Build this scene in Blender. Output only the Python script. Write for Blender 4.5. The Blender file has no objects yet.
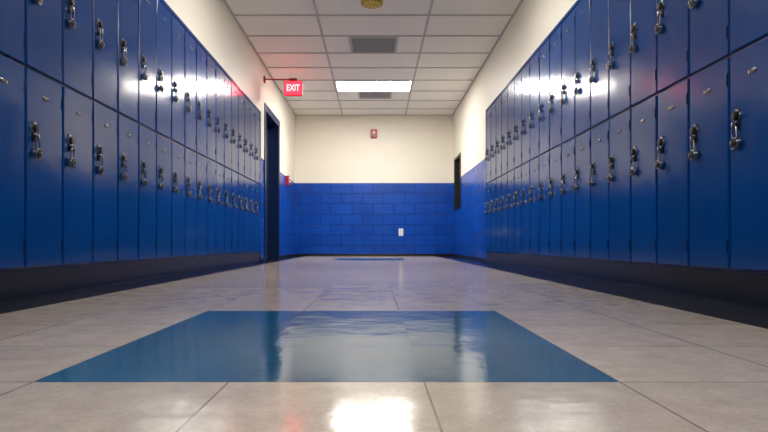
import bpy, bmesh, math, random
from mathutils import Matrix, Vector
random.seed(7)
scene = bpy.context.scene
XL, XR, YB, H = -1.48, 1.444, 10.37, 2.61
YN = -3.6
T = 0.3375
TX0, TY0 = 0.4225, 0.967

# ---------------------------------------------------------------- materials
def new_mat(name):
    m = bpy.data.materials.new(name); m.use_nodes = True
    nt = m.node_tree
    return m, nt, nt.nodes['Principled BSDF']
def N(nt, t, **k):
    n = nt.nodes.new(t)
    for a, b in k.items(): setattr(n, a, b)
    return n
def math_n(nt, op, a, b=None, c=None):
    n = N(nt, 'ShaderNodeMath', operation=op)
    for i, v in enumerate((a, b, c)):
        if v is None: continue
        if isinstance(v, (int, float)): n.inputs[i].default_value = v
        else: nt.links.new(v, n.inputs[i])
    return n.outputs[0]
def mixc(nt, f, a, b, blend='MIX'):
    n = N(nt, 'ShaderNodeMix', data_type='RGBA', blend_type=blend)
    for i, v in ((0, f), (6, a), (7, b)):
        if isinstance(v, (int, float)): n.inputs[i].default_value = v
        elif isinstance(v, tuple): n.inputs[i].default_value = (*v, 1) if len(v) == 3 else v
        else: nt.links.new(v, n.inputs[i])
    return n.outputs[2]
def noise(nt, vec, scale, detail=2, rough=.5):
    n = N(nt, 'ShaderNodeTexNoise')
    n.inputs['Scale'].default_value = scale; n.inputs['Detail'].default_value = detail
    n.inputs['Roughness'].default_value = rough
    nt.links.new(vec, n.inputs['Vector']); return n.outputs[0]
def bump(nt, h, strength, dist, bs, prev=None):
    n = N(nt, 'ShaderNodeBump'); n.inputs['Strength'].default_value = strength
    n.inputs['Distance'].default_value = dist
    nt.links.new(h, n.inputs['Height'])
    if prev is not None: nt.links.new(prev, n.inputs['Normal'])
    nt.links.new(n.outputs[0], bs.inputs['Normal']); return n.outputs[0]
def simple(name, col, rough=.5, metal=0, nscale=30, var=.12, bmp=.0):
    m, nt, bs = new_mat(name)
    tc = N(nt, 'ShaderNodeTexCoord').outputs['Object']
    nz = noise(nt, tc, nscale)
    dark = tuple(c * (1 - var) for c in col)
    nt.links.new(mixc(nt, nz, dark, col), bs.inputs['Base Color'])
    bs.inputs['Roughness'].default_value = rough; bs.inputs['Metallic'].default_value = metal
    if bmp: bump(nt, nz, bmp, .01, bs)
    return m

def locker_paint(name, col, rough=.2):
    m, nt, bs = new_mat(name)
    tc = N(nt, 'ShaderNodeTexCoord').outputs['Object']
    big = noise(nt, tc, 2.2, 1); fine = noise(nt, tc, 160, 2)
    nt.links.new(mixc(nt, big, tuple(c*.85 for c in col), tuple(c*1.1 for c in col)), bs.inputs['Base Color'])
    rn = math_n(nt, 'MULTIPLY_ADD', noise(nt, tc, 9, 3), .10, rough-.05)
    nt.links.new(rn, bs.inputs['Roughness'])
    bs.inputs['IOR'].default_value = 1.5
    b1 = bump(nt, big, .3, .02, bs)
    bump(nt, fine, .05, .002, bs, b1)
    return m
M_locker = locker_paint('locker_blue_enamel', (.0004, .050, .235), .16)
M_lframe = locker_paint('locker_frame_blue', (.0004, .018, .10), .25)
M_dark = simple('dark_gap', (.004, .01, .03), .6)
M_black = simple('black_vinyl_base', (.006, .007, .009), .3)
M_chrome = simple('brushed_steel', (.38, .39, .41), .25, 1, 60)
M_blackp = simple('black_plastic', (.008, .008, .010), .3)
M_whitep = simple('white_plastic', (.8, .79, .75), .4, 0, 20, .05)
M_redp = simple('red_plastic', (.42, .015, .015), .35)
M_yellow = simple('aged_yellow_plastic', (.74, .52, .09), .45)
M_navy = simple('door_navy_paint', (.003, .010, .035), .35)
M_frameblue = simple('door_frame_blue', (.002, .020, .10), .3)
M_grid = simple('ceiling_tbar', (.50, .49, .46), .5, 0, 10, .05)
M_vent = simple('vent_grey', (.30, .30, .30), .5)
M_glass = simple('dark_window_glass', (.006, .008, .012), .06)

# painted block wall, two-tone
def wall_mat():
    m, nt, bs = new_mat('painted_block_two_tone')
    tc = N(nt, 'ShaderNodeTexCoord').outputs['Object']
    sp = N(nt, 'ShaderNodeSeparateXYZ'); nt.links.new(tc, sp.inputs[0])
    u = math_n(nt, 'ADD', sp.outputs[0], sp.outputs[1])
    cb = N(nt, 'ShaderNodeCombineXYZ'); nt.links.new(u, cb.inputs[0]); nt.links.new(sp.outputs[2], cb.inputs[1])
    br = N(nt, 'ShaderNodeTexBrick'); nt.links.new(cb.outputs[0], br.inputs['Vector'])
    br.inputs['Scale'].default_value = 1; br.inputs['Brick Width'].default_value = .39
    br.inputs['Row Height'].default_value = .1929; br.inputs['Mortar Size'].default_value = .008
    br.inputs['Mortar Smooth'].default_value = .4
    br.inputs['Color1'].default_value = (1, 1, 1, 1); br.inputs['Color2'].default_value = (.8, .8, .8, 1)
    br.inputs['Mortar'].default_value = (.40, .40, .40, 1)
    low = math_n(nt, 'LESS_THAN', sp.outputs[2], 1.35)
    nz = noise(nt, tc, 3, 3)
    cream = mixc(nt, nz, (.82, .775, .665), (.87, .825, .72))
    blue = mixc(nt, nz, (.0008, .045, .34), (.001, .078, .47))
    blue = mixc(nt, .8, blue, br.outputs[0], 'MULTIPLY')
    nt.links.new(mixc(nt, low, cream, blue), bs.inputs['Base Color'])
    nt.links.new(math_n(nt, 'MULTIPLY_ADD', low, -.25, .5), bs.inputs['Roughness'])
    st = math_n(nt, 'MULTIPLY_ADD', low, .75, .2)
    h = math_n(nt, 'MULTIPLY', math_n(nt, 'SUBTRACT', 1.0, br.outputs['Fac']), st)
    b1 = bump(nt, h, .6, .008, bs)
    bump(nt, noise(nt, tc, 60, 3), .15, .003, bs, b1)
    return m
M_wall = wall_mat()

def floor_mat(name, c1, c2, seam, rough, tilevar=.12, bmp=.25):
    m, nt, bs = new_mat(name)
    tc = N(nt, 'ShaderNodeTexCoord').outputs['Object']
    sp = N(nt, 'ShaderNodeSeparateXYZ'); nt.links.new(tc, sp.inputs[0])
    ux = math_n(nt, 'DIVIDE', math_n(nt, 'SUBTRACT', sp.outputs[0], TX0), T)
    uy = math_n(nt, 'DIVIDE', math_n(nt, 'SUBTRACT', sp.outputs[1], TY0), T)
    def edge(u):
        f = math_n(nt, 'FRACT', math_n(nt, 'ADD', u, .5))
        d = math_n(nt, 'ABSOLUTE', math_n(nt, 'SUBTRACT', f, .5))
        return math_n(nt, 'LESS_THAN', d, .0055)
    seam_m = math_n(nt, 'MAXIMUM', edge(ux), edge(uy))
    cb = N(nt, 'ShaderNodeCombineXYZ')
    nt.links.new(math_n(nt, 'FLOOR', ux), cb.inputs[0]); nt.links.new(math_n(nt, 'FLOOR', uy), cb.inputs[1])
    wn = N(nt, 'ShaderNodeTexWhiteNoise'); nt.links.new(cb.outputs[0], wn.inputs['Vector'])
    n1 = noise(nt, tc, 14, 6, .7); n2 = noise(nt, tc, 120, 4, .6)
    s = math_n(nt, 'MULTIPLY_ADD', n1, .6, math_n(nt, 'MULTIPLY', n2, .4))
    r = N(nt, 'ShaderNodeMapRange'); r.inputs[1].default_value = .35; r.inputs[2].default_value = .65
    nt.links.new(s, r.inputs[0])
    c = mixc(nt, r.outputs[0], c1, c2)
    g = math_n(nt, 'MULTIPLY_ADD', wn.outputs[0], tilevar, 1 - tilevar)
    gc = N(nt, 'ShaderNodeCombineColor')
    for i in range(3): nt.links.new(g, gc.inputs[i])
    c = mixc(nt, 1.0, c, gc.outputs[0], 'MULTIPLY')
    c = mixc(nt, math_n(nt, 'MULTIPLY', seam_m, .8), c, seam)
    nt.links.new(c, bs.inputs['Base Color'])
    rr = math_n(nt, 'MULTIPLY_ADD', noise(nt, tc, 6, 4), .08, rough - .04)
    nt.links.new(rr, bs.inputs['Roughness'])
    bs.inputs['IOR'].default_value = 1.5
    off = N(nt, 'ShaderNodeVectorMath', operation='ADD'); nt.links.new(tc, off.inputs[0]); nt.links.new(wn.outputs['Color'], off.inputs[1])
    w = noise(nt, off.outputs[0], 6, 2)
    b1 = bump(nt, w, bmp, .012, bs)
    b2 = bump(nt, noise(nt, tc, 45, 2), .08, .003, bs, b1)
    bump(nt, math_n(nt, 'SUBTRACT', 1.0, seam_m), .4, .002, bs, b2)
    return m
M_fl = floor_mat('floor_vinyl_beige', (.42, .355, .305), (.60, .515, .445), (.13, .10, .08), .145, .14, .17)
M_flb = floor_mat('floor_vinyl_blue', (.0005, .070, .17), (.001, .125, .275), (.0005, .02, .05), .12, .3, .17)
M_flk = floor_mat('floor_vinyl_black', (.010, .012, .016), (.026, .029, .038), (.002, .002, .003), .10)

def ceil_mat():
    m, nt, bs = new_mat('acoustic_tile')
    tc = N(nt, 'ShaderNodeTexCoord').outputs['Object']
    n = noise(nt, tc, 90, 4, .8)
    r = N(nt, 'ShaderNodeMapRange'); r.inputs[1].default_value = .3; r.inputs[2].default_value = .45
    nt.links.new(n, r.inputs[0])
    nt.links.new(mixc(nt, r.outputs[0], (.80, .77, .71), (.90, .87, .81)), bs.inputs['Base Color'])
    bs.inputs['Roughness'].default_value = .8
    bump(nt, r.outputs[0], .2, .002, bs)
    return m
M_ceil = ceil_mat()
def emis(name, col, s):
    m, nt, bs = new_mat(name)
    tc = N(nt, 'ShaderNodeTexCoord').outputs['Object']
    nz = noise(nt, tc, 40)
    nt.links.new(mixc(nt, nz, tuple(c*.97 for c in col), col), bs.inputs['Emission Color'])
    bs.inputs['Base Color'].default_value = (*col, 1)
    bs.inputs['Emission Strength'].default_value = s
    return m
M_light = emis('fluorescent_diffuser', (1.0, .955, .87), 56)
M_light2 = emis('fluorescent_diffuser_near', (1.0, .955, .87), 33)
M_exit = emis('exit_red_glow', (1.0, .012, .025), 7)
M_exitw = emis('exit_letter_glow', (1.0, .55, .52), 2.0)

# ---------------------------------------------------------------- mesh builder
class MB:
    def __init__(s): s.v=[]; s.f=[]; s.m=[]; s.mats=[]
    def mi(s, mat):
        if mat not in s.mats: s.mats.append(mat)
        return s.mats.index(mat)
    def add(s, tpl, mat, M=None):
        o = len(s.v); vs, fs = tpl
        for p in vs: s.v.append(tuple(M @ Vector(p)) if M else tuple(p))
        k = s.mi(mat)
        for f in fs: s.f.append([i+o for i in f]); s.m.append(k)
    def box(s, x0,x1,y0,y1,z0,z1, mat, bev=0):
        s.add(box_t(x0,x1,y0,y1,z0,z1,bev), mat)
    def obj(s, name, parent=None, smooth=False):
        me = bpy.data.meshes.new(name); me.from_pydata(s.v, [], s.f)
        for m in s.mats: me.materials.append(m)
        me.polygons.foreach_set('material_index', s.m); me.update()
        bm = bmesh.new(); bm.from_mesh(me); bmesh.ops.recalc_face_normals(bm, faces=bm.faces); bm.to_mesh(me); bm.free()
        if smooth:
            me.polygons.foreach_set('use_smooth', [True]*len(me.polygons))
            try: me.set_sharp_from_angle(angle=math.radians(35))
            except Exception: pass
        ob = bpy.data.objects.new(name, me); scene.collection.objects.link(ob)
        if parent: ob.parent = parent
        return ob
def bm_t(bm):
    bm.verts.ensure_lookup_table()
    r = ([tuple(v.co) for v in bm.verts], [[v.index for v in f.verts] for f in bm.faces]); bm.free(); return r
def box_t(x0,x1,y0,y1,z0,z1,bev=0):
    bm = bmesh.new(); bmesh.ops.create_cube(bm, size=1)
    for v in bm.verts:
        v.co = ((x0+x1)/2+v.co.x*(x1-x0), (y0+y1)/2+v.co.y*(y1-y0), (z0+z1)/2+v.co.z*(z1-z0))
    if bev: bmesh.ops.bevel(bm, geom=bm.edges[:], offset=bev, segments=2, affect='EDGES', profile=.5)
    bm.verts.index_update(); return bm_t(bm)
def cyl_t(r, h, seg=20, r2=None, bev=0):   # axis z from 0..h
    bm = bmesh.new(); bmesh.ops.create_cone(bm, cap_ends=True, segments=seg, radius1=r, radius2=r if r2 is None else r2, depth=h)
    for v in bm.verts: v.co.z += h/2
    if bev:
        e = [e for e in bm.edges if all(v.co.z > h-1e-5 for v in e.verts)]
        bmesh.ops.bevel(bm, geom=e, offset=bev, segments=2, affect='EDGES')
    bm.verts.index_update(); return bm_t(bm)
def tube_t(pts, r, seg=8):
    vs=[]; fs=[]
    n=len(pts)
    for i,p in enumerate(pts):
        p=Vector(p); a=Vector(pts[max(i-1,0)]); b=Vector(pts[min(i+1,n-1)])
        t=(b-a).normalized(); u=Vector((1,0,0)); w=t.cross(u).normalized()
        for k in range(seg):
            an=2*math.pi*k/seg; vs.append(tuple(p+u*r*math.cos(an)+w*r*math.sin(an)))
    for i in range(n-1):
        for k in range(seg):
            fs.append([i*seg+k, i*seg+(k+1)%seg, (i+1)*seg+(k+1)%seg, (i+1)*seg+k])
    fs.append(list(range(seg))); fs.append([(n-1)*seg+k for k in range(seg)])
    return vs, fs
def empty(name, loc=(0,0,0)):
    e = bpy.data.objects.new(name, None); scene.collection.objects.link(e); e.location = loc
    e.empty_display_size=.1; return e

# ---------------------------------------------------------------- floor
fl = MB()
ix0 = math.floor((XL-.4-TX0)/T); ix1 = math.ceil((XR+.4-TX0)/T)
iy0 = math.floor((YN-TY0)/T); iy1 = math.ceil((YB-TY0)/T)
for ix in range(ix0, ix1):
    for iy in range(iy0, iy1):
        x0, x1 = max(TX0+ix*T, XL-.4), min(TX0+(ix+1)*T, XR+.4)
        y0, y1 = max(TY0+iy*T, YN), min(TY0+(iy+1)*T, YB)
        if x1-x0 < 1e-4 or y1-y0 < 1e-4: continue
        mat = M_fl
        if ix >= 2 or ix < -5: mat = M_flk
        if -3 <= ix <= -1 and (0 <= iy <= 2 or 20 <= iy <= 22): mat = M_flb
        fl.add(([(x0,y0,0),(x1,y0,0),(x1,y1,0),(x0,y1,0)], [[0,1,2,3]]), mat)
fo = fl.obj('floor')
bm = bmesh.new(); bm.from_mesh(fo.data); bmesh.ops.remove_doubles(bm, verts=bm.verts, dist=1e-4)
for f in bm.faces:
    if f.normal.z < 0: f.normal_flip()
bm.to_mesh(fo.data); bm.free()

# ---------------------------------------------------------------- walls
LE_L, LE_R = 7.25, 7.15     # far ends of the locker banks
LH = 1.94
DY0, DY1, DH = 7.52, 8.60, 2.07
w = MB()
w.box(XL-.45, XL, YN, LE_L, LH, H, M_wall)
w.box(XL-.5, XL-.40, YN, LE_L, 0, LH, M_wall)
w.box(XL-.45, XL, LE_L, DY0, 0, H, M_wall)
w.box(XL-.45, XL, DY0, DY1, DH, H, M_wall)
w.box(XL-.45, XL, DY1, YB, 0, H, M_wall)
w.obj('wall_left')
w = MB()
WY0, WY1, WZ0, WZ1 = 9.40, 10.15, .82, 1.76
w.box(XR, XR+.45, YN, LE_R, LH, H, M_wall)
w.box(XR+.40, XR+.5, YN, LE_R, 0, LH, M_wall)
w.box(XR, XR+.45, LE_R, WY0, 0, H, M_wall)
w.box(XR, XR+.45, WY0, WY1, 0, WZ0, M_wall)
w.box(XR, XR+.45, WY0, WY1, WZ1, H, M_wall)
w.box(XR, XR+.45, WY1, YB, 0, H, M_wall)
w.obj('wall_right')
w = MB(); w.box(XL-.5, XR+.5, YB, YB+.2, 0, H, M_wall); w.obj('wall_back')
w = MB(); w.box(XL-.5, XR+.5, YN-.2, YN, 0, H, M_wall); w.obj('wall_front')

# baseboards
b = MB(); b.box(XL, XR, YB-.012, YB, 0, .04, M_black, .003); b.obj('baseboard_back')
b = MB(); b.box(XL, XL+.012, DY1+.06, YB-.012, 0, .04, M_black, .003)
b.box(XL, XL+.012, LE_L+.01, DY0-.06, 0, .04, M_black, .003); b.obj('baseboard_left')
b = MB(); b.box(XR-.012, XR, LE_R+.01, YB-.012, 0, .04, M_black, .003); b.obj('baseboard_right')

# ---------------------------------------------------------------- ceiling
c = MB(); c.box(XL-.5, XR+.5, YN-.2, YB+.2, H, H+.1, M_ceil)
c.obj('ceiling')
GX = [-.60, .56]
R0, RP = 5.82, .58
g = MB()
for x in GX: g.box(x-.012, x+.012, YN, YB, H-.008, H-.0005, M_grid)
k = math.ceil((YN-R0)/RP)
while R0+k*RP < YB-.02:
    y = R0+k*RP; g.box(XL, XR, y-.012, y+.012, H-.0075, H-.0005, M_grid); k += 1
g.box(XL, XL+.02, YN, YB, H-.009, H-.0005, M_grid); g.box(XR-.02, XR, YN, YB, H-.009, H-.0005, M_grid)
g.box(XL, XR, YB-.02, YB, H-.009, H-.0005, M_grid)
g.obj('trim_ceiling_grid')

for k, mt in ((4, M_light), (-3, M_light2), (-10, M_light2)):
    y0 = R0+k*RP; y1 = y0+RP
    e = empty('fluorescent_ceiling_light', ((GX[0]+GX[1])/2, (y0+y1)/2, H))
    hw, hd = (GX[1]-GX[0])/2-.014, RP/2-.014
    f = MB()
    for a in ((-hw,hw,-hd,-hd+.02),(-hw,hw,hd-.02,hd),(-hw,-hw+.02,-hd+.02,hd-.02),(hw-.02,hw,-hd+.02,hd-.02)):
        f.box(*a, -.016, -.001, M_whitep, .002)
    f.obj('fixture_frame', e)
    f = MB(); f.box(-hw+.021, hw-.021, -hd+.021, hd-.021, -.012, -.002, mt); f.obj('diffuser', e)

def vent(y0, y1, x0, x1):
    e = empty('ceiling_air_vent', ((x0+x1)/2, (y0+y1)/2, H))
    hx, hy = (x1-x0)/2, (y1-y0)/2
    f = MB()
    for a in ((-hx,hx,-hy,-hy+.03),(-hx,hx,hy-.03,hy),(-hx,-hx+.03,-hy+.03,hy-.03),(hx-.03,hx,-hy+.03,hy-.03)):
        f.box(*a, -.014, -.001, M_grid, .002)
    f.obj('vent_frame', e)
    f = MB(); f.box(-hx+.03, hx-.03, -hy+.03, hy-.03, -.004, -.001, M_vent)
    n = 22
    for i in range(n):
        yy = -hy+.04+(2*hy-.08)*i/(n-1)
        M = Matrix.Translation((0, yy, -.008)) @ Matrix.Rotation(math.radians(-18), 4, 'X')
        f.add(box_t(-hx+.03, hx-.03, -.008, .008, -.001, .001), M_vent, M)
    for i in range(1, 6):
        xx = -hx+.03+(2*hx-.06)*i/6; f.box(xx-.002, xx+.002, -hy+.03, hy-.03, -.014, -.008, M_vent)
    f.obj('vent_louvers', e)
vent(R0+RP+.013, R0+2*RP-.013, -.30, .27)
vent(R0+5*RP+.013, R0+6*RP-.15, -.27, .27)

# smoke detector (yellowed)
e = empty('smoke_detector', (-.03, 5.49, H))
f = MB()
dn = Matrix.Rotation(math.pi, 4, 'X')
f.add(cyl_t(.112, .014, 40), M_yellow, dn)
f.add(cyl_t(.104, .028, 40, .084, .005), M_yellow, Matrix.Translation((0,0,-.014)) @ dn)
f.add(cyl_t(.05, .01, 32, .042), M_yellow, Matrix.Translation((0,0,-.042)) @ dn)
for i in range(16):
    a = 2*math.pi*i/16
    f.add(box_t(.090,.100,-.006,.006,-.034,-.024), M_blackp, Matrix.Rotation(a,4,'Z'))
f.obj('detector_body', e, True)

# ---------------------------------------------------------------- lockers
def locker_bank(side, xface, ystart, pitch, n, wallx, yend):
    """side -1 left / +1 right. local frame: u along +Y, w outwards into corridor, z up"""
    e = empty('locker_bank', (xface, 0, 0))
    s = -side
    def bx(mb, w0, w1, y0, y1, z0, z1, mat, bev=0):
        a, b2 = sorted((s*w0, s*w1)); mb.box(a, b2, y0, y1, z0, z1, mat, bev)
    y0, y1 = ystart, ystart+n*pitch
    MIDZ = .99; B = .125
    body = MB()
    bx(body, -.36, -.022, y0, yend, B, LH-.002, M_lframe)
    for i in range(n+1):
        y = y0+i*pitch; bx(body, -.022, -.010, y-.011, y+.011, B, LH-.004, M_lframe)
    bx(body, -.022, -.0101, y0, y1, MIDZ-.012, MIDZ+.012, M_lframe)
    bx(body, -.022, -.0101, y0, y1, B, B+.02, M_lframe)
    bx(body, -.022, .004, y0-.02, yend, LH-.028, LH-.003, M_locker, .003)
    bx(body, -.36, .003, y1+.006, yend, B, LH-.03, M_locker, .003)
    body.obj('cabinet_body', e)
    kick = MB()
    bx(kick, -.36, -.012, y0, yend-.003, 0, B-.001, M_black)
    bx(kick, -.012, -.004, y0, yend-.003, 0, .008, M_black)
    kick.obj('toe_kick', e)
    doors = MB(); hw = MB()
    for i in range(n):
        ya, yb = y0+i*pitch+.007, y0+(i+1)*pitch-.007
        for (z0, z1, zl) in ((B+.012, MIDZ-.006, .735), (MIDZ+.006, LH-.034, 1.405)):
            cy, cz = (ya+yb)/2, (z0+z1)/2
            M = (Matrix.Translation((0, cy, cz)) @ Matrix.Rotation(math.radians(random.gauss(0, .28)), 4, 'Z')
                 @ Matrix.Rotation(math.radians(random.gauss(0, .12)), 4, 'Y'))
            hy, hz = (yb-ya)/2, (z1-z0)/2
            doors.add(box_t(min(0,-s*.018), max(0,-s*.018), -hy, hy, -hz, hz, .004), M_locker, M)
            yh = yb-.004 if side < 0 else ya+.004
            for zz in (z0+.09, z1-.09):
                hw.add(cyl_t(.004, .05, 8), M_lframe, Matrix.Translation((s*.001, yh, zz-.025)))
            yl = ya+.048 if side < 0 else yb-.048
            A = Matrix.Translation((0, yl, zl)) @ (Matrix.Rotation(math.radians(90*s), 4, 'Y'))
            hw.add(box_t(min(-s*.001,s*.004), max(-s*.001,s*.004), yl-.014, yl+.014, zl-.055, zl+.030, .0015), M_blackp)
            hw.add(cyl_t(.024, .008, 20, .023, .002), M_chrome, A)
            hw.add(cyl_t(.0215, .020, 20, .016, .003), M_blackp, A)
            hw.add(box_t(min(s*.003,s*.024), max(s*.003,s*.024), yl-.004, yl+.004, zl-.052, zl-.026, .0015), M_chrome)
            rot = random.uniform(-.12, .12)
            L = Matrix.Translation((s*.016, yl, zl-.040)) @ Matrix.Rotation(rot, 4, 'X')
            pts = [(0,-.013,-.048),(0,-.013,-.012)] + [(0,-.013*math.cos(a),-.012+.013*math.sin(a)) for a in [math.pi*j/8 for j in range(1,8)]] + [(0,.013,-.012),(0,.013,-.048)]
            vs, fs = tube_t(pts, .0032, 7)
            hw.add((vs, fs), M_chrome, L)
            Lb = L @ Matrix.Translation((-s*.008, 0, -.068)) @ Matrix.Rotation(math.radians(90*s), 4, 'Y')
            hw.add(cyl_t(.025, .017, 24, .024, .003), M_chrome, Lb)
            hw.add(cyl_t(.0205, .020, 24, .018, .001), M_blackp, Lb)
            hw.add(cyl_t(.007, .026, 12, .006, .001), M_chrome, Lb)
            zp = z1-.10
            hw.add(box_t(min(-s*.001,s*.003), max(-s*.001,s*.003), cy-.022, cy+.022, zp-.008, zp+.008, .001), M_chrome)
            hw.add(box_t(min(s*.001,s*.0036), max(s*.001,s*.0036), cy-.018, cy+.018, zp-.006, zp+.006), M_blackp)
    doors.obj('doors', e)
    hw.obj('latches_and_padlocks', e, True)
PL, PR = .2835, .287
nl = 36
locker_bank(-1, XL+.004, 7.186-nl*PL, PL, nl, XL, LE_L-.004)
locker_bank(+1, 1.414, 7.117-nl*PR, PR, nl, XR, LE_R-.004)

# ---------------------------------------------------------------- door left
e = empty('door_1', (XL, 0, 0))
f = MB()
f.box(-.20, .012, DY0, DY0+.05, 0, DH, M_frameblue, .003)
f.box(-.20, .012, DY1-.05, DY1, 0, DH, M_frameblue, .003)
f.box(-.20, .012, DY0+.05, DY1-.05, DH-.05, DH, M_frameblue, .003)
f.box(.001, .014, DY0-.045, DY0, 0, DH+.045, M_frameblue, .003)
f.box(.001, .014, DY1, DY1+.045, 0, DH+.045, M_frameblue, .003)
f.box(.001, .014, DY0, DY1, DH, DH+.045, M_frameblue, .003)
f.obj('door_frame', e)
f = MB(); f.box(-.19, -.145, DY0+.053, DY1-.053, .008, DH-.053, M_navy, .002)
f.box(-.147, -.142, DY0+.62, DY0+.86, 1.1, 1.75, M_frameblue, .002)
f.box(-.144, -.140, DY0+.64, DY0+.84, 1.12, 1.73, M_glass)
f.box(-.146, -.142, DY0+.08, DY1-.08, .02, .25, M_chrome, .001)
f.obj('door_leaf', e)
f = MB()
K = Matrix.Translation((-.146, DY0+.12, 1.0)) @ Matrix.Rotation(math.radians(90), 4, 'Y')
f.add(cyl_t(.032, .008, 24), M_chrome, K); f.add(cyl_t(.012, .05, 16), M_chrome, K)
f.add(cyl_t(.022, .03, 24, .027, .005), M_chrome, K @ Matrix.Translation((0,0,.04)))
f.obj('door_knob', e, True)

# window right
e = empty('window_1', (XR, 0, 0))
f = MB()
for a in ((WY0, WY0+.04, WZ0, WZ1), (WY1-.04, WY1, WZ0, WZ1), (WY0+.04, WY1-.04, WZ0, WZ0+.04), (WY0+.04, WY1-.04, WZ1-.04, WZ1)):
    f.box(-.012, .08, a[0], a[1], a[2], a[3], M_blackp, .003)
f.obj('window_frame', e)
f = MB(); f.box(.04, .05, WY0+.04, WY1-.04, WZ0+.04, WZ1-.04, M_glass); f.obj('window_pane', e)
f = MB(); f.box(.30, .31, WY0, WY1, WZ0, WZ1, M_dark); f.obj('window_dark_backing', e)

# ---------------------------------------------------------------- exit sign
SY = 7.47
e = empty('exit_sign', (-1.09, SY, 2.30))
f = MB(); f.box(-.125, .125, -.02, .02, -.10, .10, M_redp, .006); f.obj('sign_housing', e)
f = MB(); f.box(-.115, .115, -.024, -.019, -.09, .09, M_exit, .001); f.obj('sign_face', e)
f = MB(); f.box(-.115, .115, .019, .024, -.09, .09, M_exit, .001); f.obj('sign_face_rear', e)
cu = bpy.data.curves.new('exit_text', 'FONT'); cu.body = 'EXIT'; cu.size = .12; cu.align_x='CENTER'; cu.align_y='CENTER'
cu.extrude = .002; cu.offset = .0015
to = bpy.data.objects.new('tmp_text', cu); scene.collection.objects.link(to)
bpy.context.view_layer.update()
me = bpy.data.meshes.new_from_object(to.evaluated_get(bpy.context.evaluated_depsgraph_get()))
bpy.data.objects.remove(to)
me.materials.clear(); me.materials.append(M_exitw)
lt = bpy.data.objects.new('sign_letters', me); scene.collection.objects.link(lt)
lt.parent = e; lt.rotation_euler = (math.radians(90), 0, 0); lt.location = (0, -.026, 0); lt.scale = (.72, 1.0, 1)
f = MB()
x_w = XL+1.09
f.box(x_w, x_w+.02, -.04, .04, .08, .16, M_redp, .003)
f.box(x_w+.02, -.02, -.008, .008, .114, .130, M_redp, .002)
f.box(-.05, .05, -.015, .015, .10, .135, M_redp, .003)
f.obj('wall_bracket', e)

# fire alarm strobe on back wall
e = empty('fire_alarm_strobe', (-.02, YB, 2.26))
f = MB(); f.box(-.062, .062, -.05, -.0, -.08, .08, M_redp, .008)
f.box(-.022, .022, -.065, -.048, -.01, .035, M_whitep, .006)
for i in range(5): f.box(-.04, .04, -.053, -.049, -.062+i*.008, -.058+i*.008, M_blackp)
f.obj('strobe_body', e)
# pull station left wall
e = empty('fire_alarm_pull_station', (XL, 9.35, 1.28))
f = MB(); f.box(0, .05, -.06, .06, -.08, .08, M_redp, .006)
f.box(.048, .065, -.045, .045, -.03, .0, M_whitep, .004); f.box(.049, .054, -.04, .04, .03, .055, M_whitep, .001)
f.obj('pull_body', e)
# outlet
e = empty('electrical_outlet', (.48, YB, .44))
f = MB(); f.box(-.042, .042, -.008, 0, -.068, .068, M_whitep, .003)
for z in (-.028, .028):
    f.box(-.02, .02, -.0105, -.007, z-.017, z+.017, M_whitep, .002)
    f.box(-.009, -.006, -.0112, -.010, z-.007, z+.006, M_blackp); f.box(.006, .009, -.0112, -.010, z-.007, z+.006, M_blackp)
f.obj('outlet_plate', e)

# ---------------------------------------------------------------- world, camera
wd = bpy.data.worlds.new('world'); scene.world = wd; wd.use_nodes = True
wd.node_tree.nodes['Background'].inputs[0].default_value = (.5, .5, .55, 1)
wd.node_tree.nodes['Background'].inputs[1].default_value = .1
cam = bpy.data.cameras.new('camera'); co = bpy.data.objects.new('camera', cam); scene.collection.objects.link(co)
co.location = (0, 0, .24); co.rotation_euler = (math.radians(90), 0, 0)
cam.sensor_width = 36; cam.lens = 560/768*36
cam.shift_x = 9/768; cam.shift_y = 27/768; cam.clip_start = .02
scene.camera = co
scene.view_settings.view_transform = 'Standard'
scene.view_settings.look = 'None'
